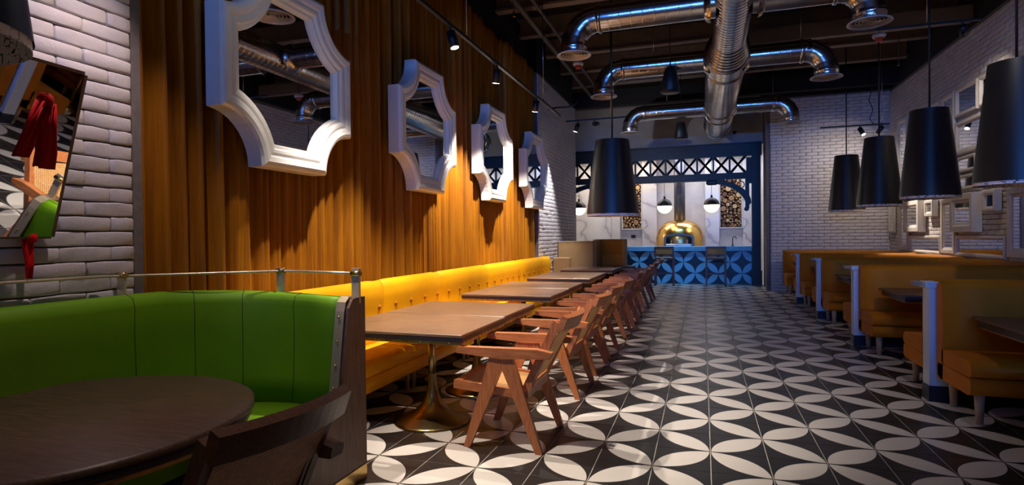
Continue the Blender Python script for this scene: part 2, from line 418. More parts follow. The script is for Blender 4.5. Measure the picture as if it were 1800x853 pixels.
def brick_wall(wall, a, b, z0, z1, rz, fixed, limit, skip=None, ph=0):
    """bricks over a wall: a..b along the wall; rz turns local +x to the wall's run; outward is local -y"""
    Rm = Matrix.Rotation(rz, 3, 'Z'); items = []; r = 0; z = z0+BR/2
    while z < z1-.01:
        s_ = a-(BP/2 if r % 2 else 0)+ph*BP*.1; 
        while s_ < b-.02:
            e0, e1 = max(s_, a), min(s_+BP, b)
            if e1-e0 > .05:
                c = (e0+e1)/2; p = {'x': (c, fixed), 'y': (fixed, c)}['x' if abs(math.sin(rz)) < .5 else 'y']
                if not (skip and skip(c, z)): items.append((p[0], p[1], z, (e1-e0)/BP))
            s_ += BP
        z += BR; r += 1
    items_v = [t for t in items if in_frame(t[:3], 20)]
    def key(t): q = project(t[:3]); return q[2]
    items_v.sort(key=key); ind = set(items_v[:limit]); rest = B(); cnt = 0
    for t in items:
        k = random.randrange(10); sx = t[3]
        if t in ind:
            o = link('brick', VME[k], wall, t[:3]); o.rotation_euler = (0, 0, rz); o.scale = (sx, random.uniform(.8, 1.15), 1)
        else:
            v_, f_ = VAR[k]; rest.add([Rm @ Vector((x*sx, y, zz))+Vector(t[:3]) for x, y, zz in v_], f_, True); cnt += 1
    if cnt: tag(rest.build('brick', 'brick', wall), kind='stuff')
XL, XR, YB = -3.0, 4.03, 15.07
# right wall
wr = struct(B().box((XR+.11, 6, 2.3), (.2, 18.2, 4.62)).build('wall_right', 'brick_joint'))
brick_wall(wr, 3.6, YB-.02, .95, 4.58, PI/2*3, XR+.008, 300)  # outward is -x
B().box((XR+.12, 6, 5.0), (.2, 18.2, .9)).build('upper_wall', 'dark_ceiling', wr)
# brick wall at the back right and its return
wb = struct(B().box(((1.55+XR)/2+.05, YB+.11, 2.3), (XR-1.55+.3, .2, 4.66)).build('wall_back', 'brick_joint'))
brick_wall(wb, 1.545, XR+.01, 0, 4.6, 0, YB+.008, 300)
B().box((2.8, YB+.12, 5.0), (2.9, .2, .8)).build('upper_wall', 'dark_ceiling', wb)
ret = struct(B().box((1.62, 15.9, 2.3), (.16, 1.6, 4.66)).build('wall_return', 'brick_joint'))
# left brick pier in the foreground (bricks near the tilted mirror)
wp = struct(B().box((-3.06, .1, 2.65), (.2, 4.44, 5.3)).build('wall_left', 'brick_joint'))
brick_wall(wp, 2.312-8*BP, 2.312, .9, 4.2, PI/2, -2.958, 300)
B().box((-3.03, 2.35, 2.5), (.16, .055, 5.0)).build('corner_strip', 'brick_joint', wp)
# wall behind the curtain and brick wall beyond it
wc = struct(B().box((-3.28, 6.5, 2.65), (.2, 8.3, 5.3)).build('wall_left_curtain', 'dark_ceiling'))
wl = struct(B().box((-3.11, 12.33, 2.27), (.2, 3.26, 4.56)).build('wall_left_far', 'brick_joint'))
brick_wall(wl, 13.965-13*BP, 13.965, .6, 4.54, PI/2, -3.008, 300)
B().box((-3.11, 14.06, 2.27), (.2, .2, 4.56)).build('wall_end', 'plaster', wl)
B().box((-3.13, 12.33, 5.0), (.2, 3.2, .9)).build('upper_wall', 'dark_ceiling', wl)
struct(B().box((-3.75, 13.9, 2.65), (1.2, .12, 5.3)).build('wall_left_return', 'plaster'))
struct(B().box((-4.38, 15.3, 2.65), (.12, 2.8, 5.3)).build('wall_left_end', 'plaster'))
# white wall over the portal
struct(B().box((-1.4, 16.86, 4.56), (6.0, .12, 1.5)).build('wall_over_portal', 'plaster'))
# kitchen shell
struct(B().box((-1.4, 19.06, 2.1), (6.4, .12, 4.2)).build('wall_kitchen_back', 'kitchen_white'))
struct(B().box((1.72, 17.95, 2.1), (.12, 2.1, 4.2)).build('wall_kitchen_right', 'kitchen_white'))
struct(B().box((-4.6, 17.95, 2.1), (.12, 2.1, 4.2)).build('wall_kitchen_left', 'kitchen_white'))
struct(B().box((-1.4, 18.0, 3.95), (6.3, 2.2, .08)).build('ceiling_kitchen', 'kitchen_white'))

# ================================================================== PORTAL
pt = thing('carved_portal', (-1.4, 16.7, 0), 'navy carved wooden portal with lattice band framing the kitchen bar', 'portal')
px = lambda x: x+1.4
B().box((px(-1.35), .02, 3.665), (5.7, .14, .35)).build('header', 'navy', pt)
B().box((px(-1.35), -.07, 3.83), (5.7, .08, .04)).build('cornice', 'navy', pt)
b = B().box((px(-1.4), 0, 2.96), (5.2, .12, .17)); b.box((px(-1.4), -.07, 2.885), (5.2, .03, .02)); b.build('lower_beam', 'navy', pt)
b = B().box((px(-1.4), .04, 2.86), (3.5, .1, .03)); b.build('beam_trim', 'beam', pt)
for x, wd in ((1.36, .22), (-4.16, .22)):
    c = B().box((px(x), 0, 1.9), (wd, .16, 3.8)); c.box((px(x), -.09, .2), (wd+.04, .04, .4)); c.box((px(x), -.09, 2.3), (.05, .03, 2.2)); c.build('column', 'navy', pt)
for x, wd in ((1.19, .14), (-3.99, .14)):
    B().box((px(x), .03, 3.1), (wd, .1, .7)).build('inner_stile', 'navy', pt)
LZ0, LZ1 = 3.045, 3.49
xs = [1.12-.42*k for k in range(13)]
for k in range(12):
    xa, xb = xs[k+1], xs[k]
    B().box((px(xa), .0, (LZ0+LZ1)/2), (.05, .06, LZ1-LZ0)).build('lattice_post', 'navy', pt)
    for s_ in (0, 1):
        for o_ in (-.035, .035):
            p0 = (px(xa)+.02, .0, LZ0 if s_ else LZ1); p1 = (px(xb)-.02, .0, LZ1 if s_ else LZ0)
            B().bar((p0[0]-o_*.6, 0, p0[2]+o_*(1 if s_ else -1)*.0), (p1[0]-o_*.6+o_*1.2, 0, p1[2]), .05, .040, up=(0, 1, 0)).build('lattice_bar', 'navy', pt)
for sg, xc in ((1, 1.12), (-1, -3.92)):
    arc_o, arc_i = [], []
    for i in range(13):
        a = PI/2*i/12; arc_i.append((xc-sg*(1.0-1.0*math.sin(a)), 2.78-.68*(1-math.cos(a)))); arc_o.append((xc-sg*(1.0-1.0*math.sin(a))+sg*.12*math.sin(a), 2.90-.68*(1-math.cos(a))+.0))
    b = B().prism([(px(x), z) for x, z in arc_i]+[(px(x), z) for x, z in reversed(arc_o)], -.04, .04)
    b.box((px(xc+sg*.02), 0, 2.5), (.1, .09, .85)); b.box((px(xc-sg*.88), -.01, 2.80), (.30, .12, .14), bev=.04)
    b.cyl((px(xc+sg*0), -.05, 2.06), (px(xc), .05, 2.06), .06, n=12)
    b.build('arched_bracket', 'navy', pt)
    for rx, rz_, rr in ((.14, 2.72, .09), (.33, 2.79, .05), (.10, 2.55, .05)):
        r_ = B(); n = 16
        pts = [(px(xc-sg*rx)+rr*math.cos(2*PI*i/n), 0, rz_+rr*math.sin(2*PI*i/n)) for i in range(n+1)]
        r_.tube(pts, .014, 6, caps=False).build('ring_ornament', 'navy', pt)

# ================================================================== BAR
bar = thing('bar_counter', (-1.35, 16.98, 0), 'petal-tiled bar counter with blue light in its colours below the carved portal', 'counter')
B().box((0, .02, .46), (5.2, .36, .92)).build('body', 'navy', bar)
tm = B().box((0, 0, 0), (.302, .012, .302)).mesh('tile'); tm.materials.append(MT['bar_tile'])
for i in range(-13, 4):
    for j in range(3):
        x = (i+.5+.298)*.306
        if x > 1.26 or x < -3.9: continue
        link('tile', tm, bar, (x+1.35, -.166, (j+.5)*.306))
B().box((0, 0, .985), (5.2, .5, .13), bev=.008).build('slab', 'bar_slab', bar)
# faucet
fc = thing('faucet', (.78, 17.05, 1.05), 'small dark swan-neck faucet standing on the right end of the bar', 'faucet')
B().tube([(0, 0, 0), (0, 0, .2), (.02, 0, .26), (.07, 0, .27), (.1, 0, .2)], .012, 8).build('spout', 'black', fc)
B().lathe([(.03, 0), (.03, .02), (.015, .04)], 12).build('base', 'black', fc)

# ================================================================== KITCHEN FITTINGS
def slab(name, x0, x1, z0, z1, y, mat, label, cat, th=.08, group=None):
    o = B().box((0, 0, (z1-z0)/2), (x1-x0, th, z1-z0), bev=.005).build(name, mat, None, ((x0+x1)/2, y, z0)); tag(o, label, cat, group); return o
slab('marble_pilaster', -1.84, -1.39, 0, 3.9, 18.88, 'marble', 'veined marble pilaster left of the golden oven', 'pilaster', .2)
slab('marble_pilaster', .07, .48, 0, 3.9, 18.88, 'marble', 'veined marble pilaster right of the golden oven', 'pilaster', .2)
slab('marble_slab', -4.3, -2.84, 0, 3.9, 18.93, 'marble', 'wide veined marble wall slab behind the left globe lamp', 'panel', .12)
slab('marble_slab', 1.16, 1.62, 0, 3.9, 18.93, 'marble', 'narrow veined marble slab right of the log-filled niche', 'panel', .12)
slab('white_pilaster', -2.82, -2.55, 0, 3.9, 18.88, 'kitchen_white', 'plain bright white pilaster left of the log panel', 'pilaster', .2)
def logpanel(x0, x1, z0, z1, label):
    t = thing('log_panel', ((x0+x1)/2, 18.93, z0), label, 'wall panel'); W, H = x1-x0, z1-z0
    B().box((0, .04, H/2), (W, .06, H)).build('backing', 'bark', t)
    b = B()
    for x, z, w_, h_ in ((0, 0, W+.04, .03), (0, H, W+.04, .03), (-W/2, H/2, .03, H), (W/2, H/2, .03, H)): b.box((x, 0, z), (w_, .14, h_))
    b.build('frame', 'white_frame', t)
    pts = []; rnd = random.Random(int(W*1000)); tries = 0
    while tries < 5000 and len(pts) < 150:
        tries += 1; r = rnd.choice([.035, .045, .06, .075, .09]) if tries < 2500 else .028
        x, z = rnd.uniform(-W/2+r, W/2-r), rnd.uniform(r+.01, H-r)
        if all((x-a)**2+(z-c)**2 > (r+q)**2*.93 for a, c, q in pts): pts.append((x, z, r))
    for x, z, r in pts:
        d = rnd.uniform(.0, .05); n = 11
        o = B().cyl((x, .03, z), (x, -.03-d, z), r, n=n, smooth=False).build('log', 'bark', t)
        B().cyl((x, -.03-d, z), (x, -.034-d, z), r*.9, n=n).build('log_face', rnd.choice(['log_end', 'log_end', 'log_end_pale', 'log_end_dark']), o)
logpanel(-2.49, -1.87, 1.58, 3.1, 'panel of stacked round log ends left of the oven')
logpanel(.5, 1.14, 1.58, 3.1, 'panel of stacked round log ends right of the oven')
sw = tag(B().box((0, 0, 0), (.14, .02, .1), bev=.004).build('wall_switch', 'black', None, (-2.15, 18.98, 1.34)), 'small black switch plate on the white kitchen wall below the left log panel', 'switch')
ov = thing('pizza_oven', (-.67, 18.25, .98), 'golden mosaic domed pizza oven behind the bar', 'oven')
prof = [(.70, 0), (.71, .15), (.70, .35), (.64, .55), (.54, .70), (.38, .80), (.2, .85), (.0, .86)]
B().lathe(prof, 40).build('dome', 'gold', ov)
B().lathe([(.74, -.1), (.74, .0), (.70, .0)], 40).build('plinth', 'black', ov)
a_o = [(-.42, 0)]+[(-.42+.03*0+.42*(1-math.cos(PI*i/10)), .33+.10*math.sin(PI*i/10)) for i in range(11)]+[(.42, 0)]
a_i = [(x*.86, z*.9) for x, z in a_o]
bb = B(); n = len(a_o)
vs = [(x, -.80, z) for x, z in a_o]+[(x, -.80, z) for x, z in a_i]+[(x, -.45, z) for x, z in a_o]+[(x, -.45, z) for x, z in a_i]
fs = []
for i in range(n-1): fs += [(i, i+1, n+i+1, n+i), (2*n+i, 2*n+i+1, i+1, i), (n+i, n+i+1, 3*n+i+1, 3*n+i)]
bb.add(vs, fs); bb.build('mouth_frame', 'flue', ov)
B().prism(a_i, -.5, -.46).build('mouth', 'black', ov)
B().box((0, -.84, .06), (.72, .12, .14), bev=.01).build('ledge', 'steel', ov)
B().cyl((0, 0, .84), (0, 0, 2.95), .165, n=24).build('flue_pipe', 'flue', ov)
for k, x in enumerate((-.22, -.08, .1, .24)):
    B().lathe([(.001, .2), (.03, .17), (.05, .08), (.045, .0)], 10, (x, -.66, .13)).build('flame_guard', 'steel', ov)
def globe(x, label):
    t = thing('globe_pendant', (x, 17.35, 2.22), label, 'lamp', 'globe lamps over the bar'); r = .215
    B().lathe([(r*math.cos(R(a)), r*math.sin(R(a))) for a in range(0, 91, 10)]+[], 28).build('upper_cap', 'black', t)
    B().lathe([(r*.985*math.cos(R(a)), r*.985*math.sin(R(a))) for a in range(-90, 1, 10)], 28).build('lit_globe', 'globe', t)
    B().cyl((0, 0, r-.01), (0, 0, r+.07), .03, n=12).build('socket', 'black', t)
    B().cyl((0, 0, r), (0, 0, 1.7), .006, n=6).build('cord', 'black', t)
globe(-1.06, 'black and white globe pendant left of the oven flue')
globe(.24, 'black and white globe pendant in front of the right marble pilaster')
globe(-3.6, 'black and white globe pendant beside the left brick wall end')

# ================================================================== CHAIRS
def arc_x(z): return .13+.28*(z-.36)/.5
def chair_parts(t, W, WZ, CANE, fine=False):
    for s_ in (-1, 1):
        y = s_*.285
        f = B().prism([(-.27, 0), (-.225, 0), (.035, .6), (.02, .63), (-.075, .63)][:5], y-.016, y+.016)
        f.build('leg', WZ, t)
        r = B().prism([(.27, 0), (.225, 0), (-.02, .59), (-.01, .63), (.075, .63)][::-1], y-.0155, y+.0155)
        r.build('leg', WZ, t)
        a = B().prism([(-.31, .625), (-.30, .665), (.24, .672), (.34, .655), (.33, .615), (.0, .60)], y-.03, y+.03)
        a.build('armrest', W, t)
    s = B()
    for s_ in (-1, 1): s.bar((-.35, s_*.25, .405), (.15, s_*.25, .365), .035, .055)
    s.bar((-.33, -.25, .40), (-.33, .25, .40), .05, .05); s.bar((.14, -.25, .365), (.14, .25, .365), .05, .05)
    sfm = s.build('seat_frame', W, t)
    p = B()
    for s_ in (-1, 1): p.bar((.13, s_*.235, .36), (.36, s_*.235, .84), .032, .05, up=(1, 0, -.4))
    p.bar((arc_x(.42), -.235, .42), (arc_x(.42), .235, .42), .03, .04, up=(1, 0, -.45))
    bf = p.build('back_frame', WZ, t)
    # curved top rail, bowed away from the sitter
    tr = B(); n = 12; vs = []; g = lambda y: arc_x(.835)+.045*(1-(y/.255)**2)
    for i in range(n+1):
        y = -.255+.51*i/n; x = g(y)
        for a, c in ((-.0345, -.034), (.0005, -.050), (.0345, .034), (-.0005, .050)): vs.append((x+a, y, .835+c))
    tr.add(vs, [(i*4+k, i*4+(k+1) % 4, i*4+4+(k+1) % 4, i*4+4+k) for i in range(n) for k in range(4)]+[(3, 2, 1, 0), tuple(n*4+k for k in range(4))])
    tr.build('top_rail', W, t)
    def cane(nm, o, e1, e2, n1, n2, par, w_):
        c = B(); o, e1, e2 = Vector(o), Vector(e1), Vector(e2); nn = e1.cross(e2).normalized()
        for i in range(n1):
            u = (i+.5)/n1; c.bar(o+e1*u, o+e1*u+e2, w_, .0025, up=nn)
        for j in range(n2):
            v = (j+.5)/n2; c.bar(o+e2*v+nn*.002, o+e2*v+e1+nn*.002, w_, .0025, up=nn)
        c.build(nm, CANE, par)
    k = 1.6 if fine else 1
    cane('cane_back', (arc_x(.44), -.22, .44), (0, .44, 0), (arc_x(.80)-arc_x(.44), 0, .36), int(26*k), int(22*k), bf, .44/(26*k)*.68)
    cane('cane_seat', (-.31, -.235, .415), (0, .47, 0), (.43, 0, -.035), int(26*k), int(24*k), sfm, .47/(26*k)*.68)
    for s_ in (-1, 1): B().bar((.17, s_*.2, .41), (.31, s_*.2, .72), .012, .03, up=(1, 0, -.4)).build('back_slat', WZ, t)
ords = ['nearest of the row at the first walnut table', 'second of the row', 'third of the row', 'fourth of the row', 'fifth of the row', 'sixth of the row', 'seventh of the row', 'eighth of the row', 'farthest of the row before the bar']
CG = 'cane chairs along the walnut tables'
c0 = thing('cane_armchair', (-1.24, 3.775, 0), 'teak cane-backed armchair, '+ords[0], 'chair', CG); chair_parts(c0, 'teak', 'teak_z', 'rattan')
KIDS[c0.name] = list(c0.children)
for k, y in enumerate((5.05, 5.9, 6.71, 8.1, 8.95, 9.75, 10.95, 12.45)):
    dup(c0, (-1.24+random.uniform(-.015, .015), y, 0), 'teak cane-backed armchair, '+ords[k+1]+' counted from the camera', random.uniform(-.04, .04))
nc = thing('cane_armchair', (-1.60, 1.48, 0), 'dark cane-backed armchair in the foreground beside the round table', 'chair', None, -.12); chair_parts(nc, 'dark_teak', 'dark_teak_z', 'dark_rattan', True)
def stool(x, y, label):
    t = thing('bar_chair', (x, y, 0), label, 'chair', 'tall chairs at the bar')
    for sx in (-1, 1):
        B().bar((sx*.24, -.2, 0), (sx*.235, -.16, 1.06), .045, .04, up=(0, 1, 0)).build('leg', 'dark_teak_z', t)
        B().bar((sx*.24, .22, 0), (sx*.23, .18, .74), .04, .04, up=(0, 1, 0)).build('leg', 'dark_teak_z', t)
        B().bar((sx*.235, -.17, .34), (sx*.235, .2, .34), .025, .03).build('stretcher', 'dark_teak', t)
    B().bar((-.23, -.19, .34), (.23, -.19, .34), .03, .035).build('stretcher', 'dark_teak', t)
    B().bar((-.24, -.165, 1.04), (.24, -.165, 1.04), .035, .05).build('top_rail', 'dark_teak', t)
    B().box((0, -.165, .94), (.42, .02, .15)).build('back_panel', 'tan', t)
    B().bar((-.24, -.17, .84), (.24, -.17, .84), .03, .04).build('lower_rail', 'dark_teak', t)
    B().box((0, 0, .745), (.48, .42, .06), bev=.015).build('seat', 'dark_teak', t)
stool(-1.0, 16.15, 'tall dark bar chair at the left part of the tiled bar')
stool(.32, 16.15, 'tall dark bar chair at the right part of the tiled bar')

# ================================================================== TABLES
def table(x0, x1, y0, y1, label, group='walnut tables along the yellow banquette', top='table_top', px_=None, z=.74):
    cx, cy = (x0+x1)/2, (y0+y1)/2; t = thing('pedestal_table', (cx, cy, 0), label, 'table', group); W, D = x1-x0, y1-y0
    B().box((0, 0, z-.011), (W, D-.006, .022), bev=.004).build('table_top', top, t)
    B().box((0, 0, z-.036), (W-.004, D-.01, .028)).build('edge', 'table_edge', t)
    B().box((0, 0, z-.060), (W-.02, D-.026, .022)).build('brass_band', 'brass_band', t)
    nb = B(); 
    for i in range(int(W/.07)): nb.cyl((-W/2+.035+.07*i, -D/2+.014, z-.060), (-W/2+.035+.07*i, -D/2+.005, z-.060), .006, .004, 6)
    for i in range(int(D/.07)): nb.cyl((W/2-.011, -D/2+.035+.07*i, z-.060), (W/2-.004, -D/2+.035+.07*i, z-.060), .006, .004, 6)
    tag(nb.build('nail', 'brass', t), kind='stuff')
    pc = 0 if px_ is None else px_-cx
    pr = [(.001, 0), (.285, 0), (.29, .008), (.27, .022), (.2, .048), (.13, .085), (.08, .135), (.05, .20), (.034, .27), (.028, .36)]
    B().lathe(pr, 48, (pc, 0, 0)).build('base', 'dull_brass', t)
    B().cyl((pc, 0, .30), (pc, 0, z-.07), .028, n=24).build('column', 'dull_brass', t)
    B().box((pc, 0, z-.076), (.3, .3, .01)).build('mounting_plate', 'black', t)
T_ = [(-2.62, -1.51, 3.47, 4.36, 'nearest walnut table on a brass tulip base'), (-2.62, -1.53, 4.37, 5.27, 'second walnut table, pushed against the far side of the nearest one'),
      (-2.60, -1.55, 5.97, 6.87, 'third walnut table from the camera, beyond the first gap'), (-2.60, -1.57, 6.88, 7.79, 'fourth walnut table from the camera'),
      (-2.60, -1.61, 8.52, 9.25, 'fifth walnut table from the camera'), (-2.60, -1.61, 9.26, 10.0, 'sixth walnut table from the camera'),
      (-2.60, -1.60, 10.73, 11.35, 'seventh walnut table from the camera'), (-2.60, -1.60, 11.36, 11.98, 'eighth walnut table, close to the tan high-backed bench')]
for k, (x0, x1, y0, y1, lb) in enumerate(T_): table(x0, x1, y0, y1, lb, px_=-1.95 if k < 2 else -2.0)
table(-2.05, -1.36, 12.06, 12.42, 'small dark table in front of the nail-studded high-backed bench', None, 'dark_top')

# ================================================================== BANQUETTE
bq = thing('banquette', (-2.95, 2.95, 0), 'long yellow buttoned banquette below the velvet curtain', 'sofa')
YS = [2.95, 4.72, 5.93, 7.49, 8.9, 10.93]
def bench_back(y0, y1):
    b = B(); sec = rsec(0, .15, 0, 1, .06, 5); n = 14; ring = []
    for k in range(n+1):
        v = k/n; e = min(v, 1-v)*n; s_ = 1-(.35*(1-e)**2 if e < 1 else 0)
        y = y0+(y1-y0)*v
        ring.append([( .0+o*s_ , y, .33+(z)*.67*(1 if e >= 1 else .985) + .0) for o, z in [(p[0], p[1]) for p in rsec_n]])
    m = len(rsec_n); vs = [p for r in ring for p in r]
    b.add(vs, [(k*m+i, k*m+(i+1) % m, (k+1)*m+(i+1) % m, (k+1)*m+i) for k in range(n) for i in range(m)], True)
    b.add(ring[0], [tuple(range(m-1, -1, -1))]); b.add(ring[-1], [tuple(range(m))])
    return b
rsec_n = [(0, 0), (.17, 0), (.165, .25), (.145, .5), (.145, .62), (.155, .75), (.15, .9), (.125, .965), (.08, 1), (.03, .99), (0, .95)]
for a, c in zip(YS[:-1], YS[1:]):
    o = bench_back(a-2.95+.004, c-2.95-.004).build('back_section', 'yellow', bq)
by = []
for a, c in zip(YS[:-1], YS[1:]):
    n = max(2, round((c-a)/.3)); by += [a+(c-a)*(i+.5)/n for i in range(n)]
for y in by:
    o = B().lathe([(.001, .018), (.012, .014), (.016, .004), (.016, 0)], 10, axis='x').build('button', 'ochre', bq, (.146, y-2.95, .76))
    B().lathe([(.034, 0), (.022, .003), (.016, .006)], 12, axis='x').build('button_dimple', 'ochre', bq, (.144, y-2.95, .76))
L_ = 11.4-2.95
SP = [(-0, .02), ]
path = [(0, L_*i/24) for i in range(25)]; nr = [(1, 0)]*25
B().sweep(path, nr, [(.13, .33), (.55, .33), (.572, .35), (.575, .41), (.56, .445), (.52, .457), (.3, .46), (.13, .45)]).build('seat_cushion', 'yellow', bq)
B().sweep(path, nr, [(.02, .21), (.545, .21), (.56, .225), (.562, .318), (.55, .328), (.02, .328)]).build('seat_base', 'yellow', bq)
for k in range(7):
    for dx in (.42, .06):
        B().cyl((dx, .35+1.28*k, .22), (dx, .35+1.28*k, 0), .024, .016, 12).build('leg', 'bench_leg', bq)
        B().cyl((dx, .47+1.28*k, .22), (dx, .47+1.28*k, 0), .024, .016, 12).build('leg', 'bench_leg', bq)
# low tan end and the studded high-back bench
le = thing('bench_end', (-2.79, 11.66, 0), 'low tan upholstered bench end closing the yellow banquette', 'sofa')
B().box((.0, 0, .55), (.36, .14, .78), bev=.02).build('backrest', 'tan', le)
B().box((0, 0, .08), (.34, .1, .16)).build('plinth', 'black', le)
hb = thing('high_back_bench', (-2.235, 12.80, 0), 'tan high-backed bench with dark nailheads near the far brick wall', 'sofa')
B().box((-.34, -.72, .72), (.78, .09, 1.1), bev=.012).build('side_panel', 'tan', hb)
B().box((.28, 0, .74), (.62, .1, 1.12), bev=.012).build('backrest', 'ochre', hb)
B().box((.05, -.36, .74), (.07, .68, 1.12), bev=.012).build('wing', 'tan', hb)
B().box((.62, -.16, .74), (.06, .34, 1.12), bev=.012).build('wing', 'tan', hb)
B().box((.34, -.10, .82), (.48, .09, .30), bev=.02).build('back_cushion', 'ochre', hb)
B().box((.34, -.26, .40), (.48, .36, .14), bev=.03).build('seat', 'ochre', hb)
B().box((.33, -.2, .12), (.62, .5, .22)).build('plinth', 'black', hb)
nb = B()
for i in range(18): nb.cyl((-.71+.043*i, -.77, 1.255), (-.71+.043*i, -.785, 1.255), .010, .006, 6)
for i in range(24): nb.cyl((.03, -.77, 1.24-.042*i), (.03, -.785, 1.24-.042*i), .010, .006, 6); nb.cyl((.62, -.335, 1.27-.042*i), (.62, -.35, 1.27-.042*i), .010, .006, 6)
for i in range(12): nb.cyl((.08+.043*i, -.055, 1.285), (.08+.043*i, -.07, 1.285), .010, .006, 6)
tag(nb.build('nailhead', 'black', hb), kind='stuff')
tag(B().prism([(-.12, 0), (.10, 0), (.06, .32), (.02, .36)], -.03, .03).build('blue_cushion', 'blue_cloth', None, (-2.93, 12.16, .95)), 'dark blue cloth wedge peeking out beside the tan bench', 'cushion')

# ================================================================== CURTAINS
def curtain(y0, y1, label):
    n = int((y1-y0)/.009); vs = []; rnd = random.Random(int(y0*100)); zs = [0.02, .9, 1.6, 2.3, 3.0, 3.7, 4.3, 4.44, 4.5, 4.56]
    ph = []; t = rnd.uniform(0, 6); 
    for k in range(n+1):
        y = y0+(y1-y0)*k/n
        fr = 42+12*math.sin(y*3.1+1)+10*math.sin(y*7.3); t += fr*(y1-y0)/n; ph.append(t)
    for zi, z in enumerate(zs):
        for k in range(n+1):
            y = y0+(y1-y0)*k/n; a = ph[k]
            amp = .10*(.75+.25*math.sin(y*4.3+2)); drift = .35*math.sin(z*.8+y*1.7)+.12*math.sin(z*2.3+y*5)
            ap = (a+drift)/2; idx = math.floor(ap/PI+.5); dpt = .55+.45*math.sin(idx*12.9898)
            g = 2*abs(math.cos(ap))**.42-1
            g2 = 2*abs(math.cos(ap*2.63+idx+.15*math.sin(z)))**.6-1
            x = amp*dpt*(.72*math.cos(2*ap)+.42*g)+.016*g2+.02*math.sin(a*.21+drift)
            if z > 4.35: x += .015*math.sin(y*120)*(1 if z > 4.42 else .5)
            vs.append((x, y-y0, z))
    b = B(); m = n+1
    b.add(vs, [(i*m+k, i*m+k+1, (i+1)*m+k+1, (i+1)*m+k) for i in range(len(zs)-1) for k in range(n)], True)
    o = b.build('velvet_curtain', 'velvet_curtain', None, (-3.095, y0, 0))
    tag(o, label, 'curtain', 'velvet curtain panels on the left wall'); s = o.modifiers.new('t', 'SOLIDIFY'); s.thickness = .006
    return o
curtain(2.40, 4.60, 'ochre velvet curtain panel behind the largest, nearest mirror')
curtain(4.61, 6.72, 'ochre velvet curtain panel behind the second mirror')
curtain(6.73, 8.88, 'ochre velvet curtain panel behind the third mirror')
curtain(8.89, 10.68, 'ochre velvet curtain panel behind the farthest mirror, next to white brick')

# ================================================================== SCALLOPED MIRRORS
def scallop(w_, h_, r, inset=0, n=9):
    """rectangle with concave quarter-circle corners (y, z), inset inwards"""
    pts = []; W, H = w_/2-inset, h_/2-inset; rr = r
    import cmath
    for sx, sz in ((1, 1), (-1, 1), (-1, -1), (1, -1)):
        cx, cz = sx*w_/2, sz*h_/2; rad = r+inset; seg = []
        # arc of radius rad around outer corner, clipped to the inset rectangle
        a0 = math.asin(min(1, inset/rad))
        for i in range(n+1):
            a = a0+(PI/2-2*a0)*i/n; seg.append((cx-sx*rad*math.sin(a), cz-sz*rad*math.cos(a)) )
        # ordering ccw
        if sx*sz > 0: seg = [(cx-sx*rad*math.sin(a0+(PI/2-2*a0)*i/n), cz-sz*rad*math.cos(a0+(PI/2-2*a0)*i/n)) for i in range(n+1)]
        else: seg = seg[::-1]
        pts += seg
    return pts
def scallop_mirror(y0, y1, z0, z1, label):
    w_, h_ = y1-y0, z1-z0; r = .345
    t = thing('scalloped_mirror', (-2.90, (y0+y1)/2, (z0+z1)/2), label, 'mirror', 'white scalloped mirrors on the curtain')
    prof = [(0, -.06), (0, .055), (.012, .075), (.035, .085), (.07, .078), (.085, .066), (.105, .072), (.125, .070), (.14, .052), (.158, .050), (.168, .030), (.175, .012)]
    rings = [[(x, a, c) for a, c in scallop(w_, h_, r, ins)] for ins, x in prof]; m = len(rings[0]); b = B()
    b.add([p for q in rings for p in q], [(k*m+i, k*m+(i+1) % m, (k+1)*m+(i+1) % m, (k+1)*m+i) for k in range(len(rings)-1) for i in range(m)])
    o = b.build('frame', 'white_frame', t)
    B().prism(scallop(w_, h_, r, .168), .005, .014, 'yz').build('mirror_glass', 'mirror', t)
    B().prism(scallop(w_, h_, r, .004), -.058, -.05, 'yz').build('backboard', 'black', t)
scallop_mirror(2.83, 4.21, 1.885, 3.235, 'nearest white scalloped mirror on the ochre curtain')
scallop_mirror(5.04, 6.40, 1.885, 3.25, 'second white scalloped mirror from the camera')
scallop_mirror(7.20, 8.58, 1.90, 3.25, 'third white scalloped mirror from the camera')
scallop_mirror(9.30, 10.72, 1.885, 3.22, 'farthest white scalloped mirror, overlapping the white brick')

# ================================================================== LEFT MIRROR, SCARF
tmr = thing('tilted_mirror', (-2.875, 1.575, 1.41), 'frameless mirror leaning forward from the foreground brick wall', 'mirror')
tmr.rotation_euler = (0, R(16), R(5))
b = B().box((0, 0, .385), (.012, .59, .77)); b.build('mirror_glass', 'mirror', tmr)
b = B().box((-.006, .302, .385), (.024, .016, .77)); b.box((-.006, 0, .777), (.024, .59, .014)); b.box((-.006, 0, -.004), (.024, .59, .01)); b.build('edge_strip', 'panel_wood', tmr)
sf = thing('reflected_scarf', (-2.688, 1.74, 2.00), 'dark red velvet scarf with two tails standing in for a reflection in the tilted mirror', 'scarf')  # solid scarf modelled in place of a reflection in the glass
def strip(pts, w0, w1, th=.012):
    b = B(); n = len(pts)
    vs = []
    for k, p in enumerate(pts):
        f = k/(n-1); w_ = w0+(w1-w0)*f
        for i in range(7):
            u = i/6*2-1; vs.append((p[0]+.008*math.cos(u*5+k), p[1]+u*w_/2, p[2]))
    b.add(vs, [(k*7+i, k*7+i+1, (k+1)*7+i+1, (k+1)*7+i) for k in range(n-1) for i in range(6)], True); return b
B().lathe([(.001, -.03), (.012, -.02), (.016, 0), (.012, .02), (.001, .03)], 12).build('knot', 'red', sf)
o = strip([(0, -.01, -.01), (-.03, -.035, -.10), (-.055, -.05, -.18), (-.08, -.065, -.25)], .025, .062).build('tail', 'red', sf); s = o.modifiers.new('t', 'SOLIDIFY'); s.thickness = .008
